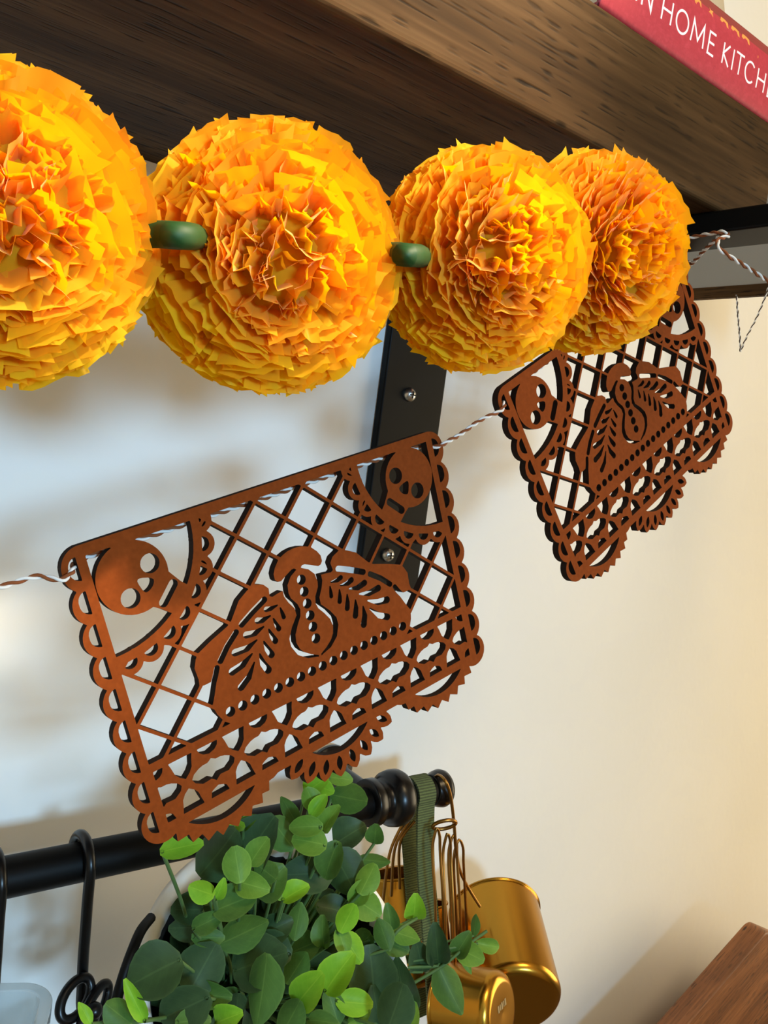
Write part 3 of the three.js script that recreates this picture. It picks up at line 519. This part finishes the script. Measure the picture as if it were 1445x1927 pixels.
{ // olive webbing over the rail end
  const cx = at(783, 1500, RAIL.z).x, w = 0.0128, R = RAIL.r + 0.0009;
  const tex = dataTex(256, 512, (u, v) => { const rib = 0.5 + 0.5 * sin(v * 6.283 * 40), e = fbm(u * 12, v * 60, 5, 12, 60, 2); return 60 + 150 * rib + 40 * e; });
  const weave = dataTex(128, 512, (u, v) => { const rib = 0.5 + 0.5 * sin(v * 6.283 * 40), e = fbm(u * 12, v * 60, 5, 12, 60, 2), k = 0.72 + 0.36 * rib + 0.16 * (e - 0.5); return [92 * k, 104 * k, 62 * k]; }, true);
  const mat = std({ map: weave, roughness: 0.95, bumpMap: tex, bumpScale: 0.0005 });
  const t = thing('webbing_strap', 'olive green woven strap looped over the end of the black rail', 'strap', V(cx, RAIL.y, RAIL.z));
  const ribbon = (path, width, th) => { // path in the y-z plane with x drift
    const n = 90, pos = [], uv = [], idx = [], c3 = new THREE.CatmullRomCurve3(path, false, 'centripetal');
    for (let i = 0; i <= n; i++) { const p = c3.getPointAt(i / n), d = c3.getTangentAt(i / n), nn = V(0, -d.z, d.y).normalize(); for (const [s, o] of [[-1, 0.5], [1, 0.5], [1, -0.5], [-1, -0.5]]) { const q = p.clone().addScaledVector(nn, o * th); q.x += s * width / 2; pos.push(q.x, q.y, q.z); uv.push(s / 2 + 0.5, i / n * c3.getLength() / 0.06); } }
    for (let i = 0; i < n; i++) for (let k = 0; k < 4; k++) { const a = i * 4 + k, b = i * 4 + (k + 1) % 4, c = a + 4, d = b + 4; idx.push(a, c, b, b, c, d); }
    const g = new THREE.BufferGeometry(); g.setAttribute('position', new THREE.Float32BufferAttribute(pos, 3)); g.setAttribute('uv', new THREE.Float32BufferAttribute(uv, 2)); g.setIndex(idx); const f = g.toNonIndexed(); f.computeVertexNormals(); return f;
  };
  const front = [], back = []; for (let k = 0; k <= 10; k++) { const a = (100 - 118 * k / 10) * PI / 180; front.push(V(0, R * sin(a), R * cos(a))); }
  front.push(V(0.0005, -0.014, R + 0.0006), V(0.001, -0.04, R + 0.006), V(0.003, -0.07, R + 0.014), V(0.006, -0.105, R + 0.022), V(0.009, -0.14, R + 0.028));
  for (let k = 0; k <= 8; k++) { const a = (96 + 90 * k / 8) * PI / 180; back.push(V(0.0015, R * sin(a), R * cos(a))); }
  back.push(V(0.003, -0.02, -R + 0.003), V(0.006, -0.05, -R + 0.009), V(0.011, -0.085, -R + 0.014), V(0.018, -0.14, -R + 0.02));
  part('front_band', ribbon(front, w, 0.0015), mat, t); part('back_band', ribbon(back, w * 0.96, 0.0015), mat, t);
}

// ------------------------------------------------------------------ brass measuring cups
function cup(rimPx, z, dirCam, Rpx, Lpx, handle, label, extra) {
  const a = at(rimPx[0], rimPx[1], z), s = scaleAt(a), R = Rpx / s, L = Lpx / s;
  const dir = AX.clone().multiplyScalar(dirCam[0]).addScaledVector(AY, -dirCam[1]).addScaledVector(AZ, dirCam[2]).normalize();
  const t = thing('measuring_cup', label, 'measuring cup', a, 'brass measuring cups'), w = 0.0007, b = 0.006;
  const prof = [[R - w, 0.0006], [R + 0.0009, 0], [R + 0.0012, 0.0007], [R + 0.0009, 0.0015], [R, 0.0019], [R, L - b]];
  for (let k = 1; k <= 8; k++) { const q = k / 8 * PI / 2; prof.push([R - b + b * cos(q), L - b + b * sin(q)]); }
  prof.push([0, L], [0, L - w]); for (let k = 8; k >= 0; k--) { const q = k / 8 * PI / 2; prof.push([R - b + (b - w) * cos(q), L - b + (b - w) * sin(q)]); } prof.push([R - w, 0.0006]);
  part('bowl', latheAlong(prof.reverse(), V(0, 0, 0), dir, 72), M.brass, t);
  const pts = handle.map(([px, py, zz]) => at(px, py, zz).sub(a));
  part('wire_handle', tube(pts, 0.00085, 90, 8), M.brassWire, t, 'long bent brass wire handle');
  if (extra) extra(t, a, dir, R, L);
  return t;
}
const hp = (x0, x1, top, y1, z0, z1) => [[x0 + 4, y1, z1], [x0, (top + y1) / 2, (z0 + z1) / 2 + 0.002], [x0 - 4, top + 26, z0], [x0, top + 4, z0], [(x0 + x1) / 2 - 2, top - 8, z0], [x1 - 3, top + 6, z0], [x1 - 2, top + 34, z0], [x1 + 3, (top + y1) / 2, (z0 + z1) / 2 + 0.002], [x1 + 8, y1, z1]];
cup([930, 1714], 0.043, [0.055, 0.409, -0.911], 84, 186, hp(858, 874, 1588, 1845, 0.062, 0.055), 'largest brass measuring cup, hanging farthest right with its round base towards us');
cup([838, 1884], 0.088, [0.833, -0.127, -0.525], 68, 118, hp(838, 850, 1576, 1852, 0.070, 0.084), 'smaller brass measuring cup below the largest one, an engraving on its base', (t, a, dir, R, L) => {
  const e = dir, c = e.clone().multiplyScalar(L + 0.00012), up = V(0, 1, 0).addScaledVector(e, -e.y).normalize(), side = up.clone().cross(e); const bars = [];
  const q = new THREE.Quaternion().setFromRotationMatrix(new THREE.Matrix4().makeBasis(side, up, e));
  for (let k = 0; k < 5; k++) { const g = new THREE.BoxGeometry(k % 2 ? 0.0011 : 0.0016, k % 2 ? 0.0030 : 0.0036, 0.00024); g.translate(-0.0045 + k * 0.0022, 0.004, 0); g.applyQuaternion(q); g.translate(c.x, c.y, c.z); bars.push(g); }
  part('engraving', mergeGeometries(bars), std({ color: 0xa08a60, roughness: 0.8, metalness: 0.4 }), t, 'pale engraved marks too small to read');
});
cup([752, 1640], 0.026, [0.10, 0.97, -0.22], 60, 190, hp(818, 830, 1566, 1800, 0.074, 0.080), 'brass measuring cup in shadow behind the green strap', null);
cup([806, 1700], 0.028, [0.10, 0.97, -0.22], 34, 160, hp(848, 862, 1580, 1815, 0.066, 0.070), 'small brass measuring cup mostly hidden between the strap and the wire handles', null);
{
  const t = thing('brass_hook', 'slender brass wire hook holding the cups at the end of the black rail', 'hook', V(0, 0, 0));
  part('bent_wire', tube([at(815, 1466, 0.05), at(826, 1459, 0.058), at(838, 1470, 0.0655), at(846, 1490, 0.0665), at(851, 1520, 0.0665), at(855, 1560, 0.0665), at(858, 1600, 0.066), at(866, 1640, 0.062), at(882, 1672, 0.060), at(903, 1706, 0.064)], 0.0010, 100, 8), M.brassWire, t);
  const c = at(836, 1552, 0.070), p = []; for (let k = 0; k < 16; k++) { const w = k / 16 * 2 * PI; p.push(c.clone().add(V(0.0062 * cos(w), 0.0042 * sin(w), 0.004 * sin(w + 0.6)))); }
  part('ring', tube(p, 0.0011, 60, 8, true), M.brassWire, t);
  for (let k = 0; k < 3; k++) part('wire', tube([at(720 + k * 16, 1700 - k * 14, 0.045), at(735 + k * 10, 1600 - k * 10, 0.047), at(760 + k * 10, 1545, 0.05)], 0.0009, 30, 8), M.brassWire, t);
}

// ------------------------------------------------------------------ walnut board, clear box
{
  const C = at(1405, 1735, 0.062), e1 = at(1235, 1927, 0.062).sub(C).normalize(), e2 = at(1445, 1752, 0.062).sub(C).normalize(), s = new THREE.Shape(), L1 = 0.42, L2 = 0.42, r = 0.007;
  const p = (a, b) => [e1.x * a + e2.x * b, e1.y * a + e2.y * b];
  s.moveTo(...p(r, 0)); s.lineTo(...p(L1, 0)); s.lineTo(...p(L1, L2)); s.lineTo(...p(0, L2)); s.lineTo(...p(0, r)); s.quadraticCurveTo(...p(0, 0), ...p(r, 0));
  const g = new THREE.ExtrudeGeometry(s, { depth: 0.016, bevelEnabled: true, bevelSize: 0.0015, bevelThickness: 0.0015, bevelSegments: 3, curveSegments: 10 });
  const pos = g.attributes.position, uv = g.attributes.uv; for (let i = 0; i < pos.count; i++) { const x = pos.getX(i), y = pos.getY(i); uv.setXY(i, -(x * e1.x + y * e1.y), (x * -e1.y + y * e1.x) + pos.getZ(i) + 0.11); }
  g.translate(0, 0, 0.0015);
  const m = solo('cutting_board', g, M.board, 'walnut board with a rounded corner leaning at the lower right, against the wall', 'board'); m.position.copy(C);
}
{
  const yaw = 25.5 * PI / 180, h = -0.2345, s = new THREE.Shape(), w = 0.075, dpt = 0.06, r = 0.012, th = 0.0035;
  const rrect = (S, x0, x1, y0, y1, r) => { S.moveTo(x0 + r, y0); S.lineTo(x1 - r, y0); S.absarc(x1 - r, y0 + r, r, -PI / 2, 0, false); S.lineTo(x1, y1 - r); S.absarc(x1 - r, y1 - r, r, 0, PI / 2, false); S.lineTo(x0 + r, y1); S.absarc(x0 + r, y1 - r, r, PI / 2, PI, false); S.lineTo(x0, y0 + r); S.absarc(x0 + r, y0 + r, r, PI, PI * 1.5, false); return S; };
  rrect(s, -w, 0, 0, dpt, r); s.holes.push(rrect(new THREE.Path(), -w + th, -th, th, dpt - th, r - th));
  const g = new THREE.ExtrudeGeometry(s, { depth: 0.085, bevelEnabled: true, bevelSize: 0.0007, bevelThickness: 0.0007, bevelSegments: 2, curveSegments: 8 }); g.rotateX(PI / 2);
  const fl = new THREE.ExtrudeGeometry(rrect(new THREE.Shape(), -w + 0.001, -0.001, 0.001, dpt - 0.001, r), { depth: 0.003, bevelEnabled: false, curveSegments: 8 }); fl.rotateX(PI / 2); fl.translate(0, -0.0857, 0);
  const d = rayOf(104, 1852), k = (h - CAM.y) / d.y, corner = CAM.clone().addScaledVector(d, k);
  const t = thing('clear_box', 'clear acrylic box with rounded corners at the lower left edge', 'box', corner); t.rotation.y = -yaw;
  part('box_wall', g.translate(0, 0, 0), M.acrylic, t); part('box_floor', fl, M.acrylic, t);
}

// ------------------------------------------------------------------ hanging pot with a leafy plant
{
  const c = V(0.2030, -0.2363, 0.1155), n = V(-0.134, 0.759, 0.637).normalize(), R = 0.0643;
  const t = thing('hanging_pot', 'round white pot tilted forward, hanging under the black rail and full of green leaves', 'pot', c);
  const prof = [[0, -0.090], [0.040, -0.090], [0.045, -0.087], [R - 0.010, -0.03], [R - 0.0035, -0.004], [R - 0.0012, -0.0012], [R - 0.0030, 0.0014], [R - 0.0062, 0.0012], [R - 0.0085, -0.0020], [R - 0.0105, -0.010], [R - 0.014, -0.04], [0, -0.045]];
  part('bowl', latheAlong(prof, V(0, 0, 0), n, 96), M.pot, t);
  part('soil', latheAlong([[R - 0.0135, -0.032], [0.03, -0.026], [0, -0.024]], V(0, 0, 0), n, 48), M.soil, t);
  const g = (px, py, z) => at(px, py, z).sub(c);
  part('bail_handle', tube([g(284, 1727, 0.096), g(265, 1752, 0.104), g(251, 1784, 0.110), g(236, 1825, 0.114), g(223, 1868, 0.116), g(214, 1905, 0.117), g(208, 1950, 0.116)], 0.0021, 60, 10), M.black, t, 'black bail handle hanging at the left');
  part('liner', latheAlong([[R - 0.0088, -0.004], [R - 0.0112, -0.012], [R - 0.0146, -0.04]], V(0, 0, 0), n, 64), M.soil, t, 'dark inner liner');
}
{
  const plant = thing('leafy_plant', 'bushy green plant with round leaves growing out of the white pot', 'plant', V(0.203, -0.2363, 0.1155)), C = plant.position.clone();
  const veinTex = (c1, c2, c3, sd) => dataTex(128, 128, (u, v) => { const a = abs(u - 0.5), t = fbm(u * 5, v * 5, sd, 5, 5, 4), e = max(abs(u - 0.5), abs(v - 0.5)) * 2, rib = a < 0.02 ? 0.35 : max(0, 0.22 - abs(((v * 7 - a * 5) % 1 + 1) % 1 - 0.5) * 2.2) * 0.5, rim = max(0, e - 0.86) * 4; return mixc(mixc(c1, c2, t), c3, min(1, rib + rim * 0.6)); }, true);
  const leafMat = (c1, c2, c3, sd, rough) => phy({ map: veinTex(c1, c2, c3, sd), roughness: rough, transmission: 0.25, thickness: 0, side: THREE.DoubleSide, specularIntensity: 0.5, clearcoat: 0.18, clearcoatRoughness: 0.4 });
  const TONES = {
    D: [leafMat([46, 72, 38], [62, 90, 50], [94, 120, 74], 1, 0.72), leafMat([38, 64, 28], [54, 84, 40], [84, 112, 62], 2, 0.7)],
    M: [leafMat([68, 104, 38], [88, 128, 50], [128, 160, 80], 3, 0.75), leafMat([60, 94, 32], [80, 120, 44], [120, 152, 70], 4, 0.75)],
    L: [leafMat([98, 140, 42], [122, 162, 56], [160, 194, 90], 5, 0.78)],
    Y: [leafMat([112, 168, 24], [140, 192, 40], [180, 214, 66], 6, 0.78)] };
  const leafGeo = (aspect, cupn, point) => { // unit length along y from 0 to 1, thickness-free sheet with a raised midrib
    const nx = 4, ny = 7, pos = [], uv = [], idx = [];
    for (let j = 0; j <= ny; j++) for (let i = 0; i <= nx; i++) {
      const t = j / ny, s = i / nx * 2 - 1, w = aspect / 2 * Math.pow(sin(PI * Math.pow(min(0.985, max(0.012, t)), 0.86)), point ? 0.72 : 0.52), x = s * w;
      pos.push(x, t, cupn * (x * x * 2.2 / aspect - 0.5 * (t - 0.45) * (t - 0.45)) + 0.012 * (1 - abs(s))); uv.push(0.5 + s * 0.5, t);
    }
    for (let j = 0; j < ny; j++) for (let i = 0; i < nx; i++) { const a = j * (nx + 1) + i, b = a + 1, d = a + nx + 1, e = d + 1; idx.push(a, b, e, a, e, d); }
    const g = new THREE.BufferGeometry(); g.setAttribute('position', new THREE.Float32BufferAttribute(pos, 3)); g.setAttribute('uv', new THREE.Float32BufferAttribute(uv, 2)); g.setIndex(idx); g.computeVertexNormals(); return g;
  };
  const ASP = [0.36, 0.48, 0.6, 0.72, 0.85, 0.96], LG = ASP.map((a) => [leafGeo(a, 0.35, a < 0.55), leafGeo(a, -0.3, a < 0.7), leafGeo(a, 0.7, false)]);
  const root = (p) => p.clone();
  function leaf(center, dirW, nrm, len, asp, mat, variant) {
    const y = dirW.clone().normalize(), z = nrm.clone().addScaledVector(y, -nrm.dot(y)).normalize(), x = y.clone().cross(z);
    let k = 0; ASP.forEach((a, i) => { if (abs(a - asp) < abs(ASP[k] - asp)) k = i; });
    const m = part('leaf', LG[k][variant], mat, plant);
    m.quaternion.setFromRotationMatrix(new THREE.Matrix4().makeBasis(x, y, z)); m.scale.set(len * asp / ASP[k], len, len);
    m.position.copy(center).addScaledVector(y, -len / 2).sub(C); return m;
  }
  const stemPts = [];
  // leaves that can be told apart: pixel of the middle, length, width, direction of the tip (degrees, clockwise from right), tone, distance off the wall
  const hero = [
    [342, 1594, 72, 40, -8, 'Y', 0.142], [412, 1604, 96, 86, -50, 'D', 0.128], [481, 1589, 112, 92, -60, 'D', 0.122], [486, 1602, 54, 40, -55, 'L', 0.140], [446, 1626, 62, 48, -100, 'L', 0.142], [474, 1666, 62, 42, 10, 'L', 0.142], [441, 1699, 76, 58, -18, 'M', 0.140], [379, 1677, 46, 38, 200, 'Y', 0.140], [413, 1675, 44, 22, -65, 'Y', 0.142], [352, 1712, 54, 52, 190, 'D', 0.116], [350, 1746, 62, 42, 172, 'D', 0.120], [390, 1735, 56, 34, -25, 'M', 0.136], [392, 1764, 56, 30, 8, 'M', 0.130], [458, 1756, 92, 56, -22, 'M', 0.132], [507, 1657, 66, 62, -40, 'M', 0.132],
    [291, 1830, 94, 90, 160, 'D', 0.142], [381, 1821, 86, 80, -60, 'D', 0.134], [392, 1872, 80, 44, 0, 'M', 0.136], [346, 1898, 108, 74, 150, 'D', 0.142], [222, 1908, 58, 48, 222, 'M', 0.142], [255, 1886, 84, 26, 248, 'Y', 0.144], [488, 1810, 98, 90, -20, 'D', 0.136], [495, 1862, 122, 66, 98, 'M', 0.146], [428, 1916, 58, 44, -30, 'Y', 0.146], [364, 1921, 60, 38, 5, 'M', 0.146], [446, 1892, 62, 32, 100, 'D', 0.138],
    [594, 1478, 48, 34, -35, 'Y', 0.104], [610, 1484, 36, 28, 15, 'Y', 0.106], [586, 1504, 44, 34, -115, 'L', 0.110], [599, 1516, 44, 26, -52, 'Y', 0.113], [641, 1465, 42, 26, 8, 'L', 0.098], [657, 1502, 66, 50, 6, 'M', 0.100], [621, 1541, 54, 32, -60, 'L', 0.114], [545, 1527, 58, 26, -125, 'M', 0.104], [530, 1568, 74, 50, -120, 'M', 0.108], [575, 1556, 58, 34, 178, 'L', 0.117], [582, 1584, 60, 48, 190, 'L', 0.120], [500, 1640, 46, 36, -150, 'M', 0.136], [658, 1570, 60, 54, -30, 'D', 0.102], [706, 1570, 38, 32, -85, 'M', 0.112], [703, 1620, 58, 26, 2, 'M', 0.112], [622, 1620, 68, 48, 110, 'M', 0.126], [578, 1645, 90, 62, 185, 'D', 0.116], [648, 1640, 84, 66, 60, 'D', 0.118], [556, 1679, 50, 36, -25, 'Y', 0.136], [528, 1674, 38, 28, -120, 'L', 0.132], [692, 1654, 54, 40, -60, 'L', 0.128], [674, 1681, 50, 34, 120, 'L', 0.126], [690, 1706, 56, 46, 30, 'L', 0.126],
    [654, 1727, 54, 36, -62, 'Y', 0.138], [607, 1755, 54, 34, -95, 'M', 0.128], [644, 1773, 46, 30, 70, 'L', 0.138], [662, 1784, 56, 40, 55, 'Y', 0.132], [636, 1831, 78, 56, -52, 'Y', 0.146], [579, 1864, 92, 54, -56, 'Y', 0.150], [559, 1820, 68, 42, -58, 'M', 0.136], [505, 1789, 80, 60, 190, 'D', 0.128], [570, 1783, 72, 54, -30, 'M', 0.122], [560, 1733, 62, 36, -80, 'M', 0.124], [519, 1745, 60, 48, -20, 'D', 0.126], [700, 1832, 92, 82, -95, 'D', 0.134], [722, 1758, 58, 34, -110, 'M', 0.134], [733, 1728, 52, 28, -98, 'M', 0.130], [742, 1778, 54, 38, 20, 'M', 0.130], [762, 1760, 52, 32, 15, 'L', 0.134], [780, 1708, 50, 36, -85, 'Y', 0.128], [668, 1887, 66, 42, 14, 'Y', 0.144], [676, 1915, 44, 26, -20, 'L', 0.147], [709, 1897, 76, 40, -100, 'D', 0.140], [757, 1860, 120, 60, -100, 'D', 0.138], [744, 1896, 88, 64, -70, 'D', 0.162], [765, 1916, 56, 44, -60, 'L', 0.144], [626, 1894, 62, 38, -110, 'M', 0.140], [548, 1914, 66, 48, -60, 'M', 0.148], [606, 1922, 58, 28, -5, 'M', 0.148], [630, 1712, 66, 44, 20, 'D', 0.120], [680, 1776, 60, 46, -50, 'M', 0.122],
    [822, 1782, 84, 40, -95, 'D', 0.136], [790, 1803, 66, 42, -100, 'D', 0.132], [845, 1861, 86, 50, 62, 'M', 0.142], [869, 1778, 52, 32, -60, 'M', 0.140], [884, 1795, 52, 38, 20, 'L', 0.142], [894, 1741, 46, 17, -85, 'M', 0.140], [919, 1779, 46, 24, 18, 'L', 0.144], [876, 1812, 40, 14, 60, 'L', 0.138], [440, 1546, 44, 28, -140, 'Y', 0.118], [466, 1548, 40, 22, -40, 'L', 0.118], [160, 1908, 44, 20, -120, 'Y', 0.140]];
  const view = AZ.clone().negate();
  hero.forEach(([px, py, L, w, deg, tone, z], i) => {
    const c = at(px, py, z), s = scaleAt(c), a = deg * PI / 180, dir = AX.clone().multiplyScalar(cos(a)).addScaledVector(AY, -sin(a));
    const tip = rr(-0.35, 0.35); dir.addScaledVector(view, tip); const nr = CAM.clone().sub(c).normalize().addScaledVector(AX, rr(-0.4, 0.3)).addScaledVector(AY, rr(-0.15, 0.55));
    const ms = TONES[tone]; leaf(c, dir, nr, L / s * 1.12, w / L * 1.04, ms[i % ms.length], i % 3);
    stemPts.push(c.clone().addScaledVector(dir.normalize(), -L / s / 2));
  });
  // thinner growth below them
  const nrmP = V(-0.134, 0.759, 0.637).normalize(), e1 = V(1, 0, 0).addScaledVector(nrmP, -nrmP.x).normalize(), e2 = nrmP.clone().cross(e1);
  for (let k = 0; k < 150; k++) {
    const rad = 0.046 * sqrt(rnd()), az = rr(0, 2 * PI), c = C.clone().addScaledVector(e1, rad * cos(az)).addScaledVector(e2, rad * sin(az)).addScaledVector(nrmP, rr(-0.030, 0.000));
    const out = e1.clone().multiplyScalar(cos(az)).addScaledVector(e2, sin(az)), dir = out.addScaledVector(nrmP, rr(0.1, 1.2)).add(V(rr(-0.6, 0.6), rr(-0.4, 0.4), rr(-0.4, 0.4)));
    leaf(c, dir, nrmP.clone().add(V(rr(-0.6, 0.6), rr(-0.5, 0.5), rr(-0.3, 0.6))), rr(0.013, 0.022), rr(0.5, 0.95), TONES[rnd() < 0.72 ? 'D' : 'M'][k & 1], k % 3);
  }
  const stemM = std({ color: 0x4c6a34, roughness: 0.7 });
  stemPts.forEach((p, i) => {
    const b = C.clone().addScaledVector(e1, (p.clone().sub(C).dot(e1)) * 0.45).addScaledVector(e2, p.clone().sub(C).dot(e2) * 0.4).addScaledVector(nrmP, -0.02), mid = b.clone().lerp(p, 0.55).addScaledVector(nrmP, 0.006);
    part('stem', tube([b.sub(C), mid.sub(C), p.clone().sub(C)], 0.0007, 10, 6), stemM, plant);
  });
  part('stem', tube([at(775, 1852, 0.132).sub(C), at(840, 1812, 0.138).sub(C), at(880, 1778, 0.1405).sub(C), at(916, 1752, 0.142).sub(C)], 0.0008, 24, 6), stemM, plant);
  part('stem', tube([at(722, 1788, 0.130).sub(C), at(748, 1752, 0.132).sub(C), at(784, 1728, 0.130).sub(C)], 0.0008, 16, 6), stemM, plant);
}

renderer.render(scene, camera);
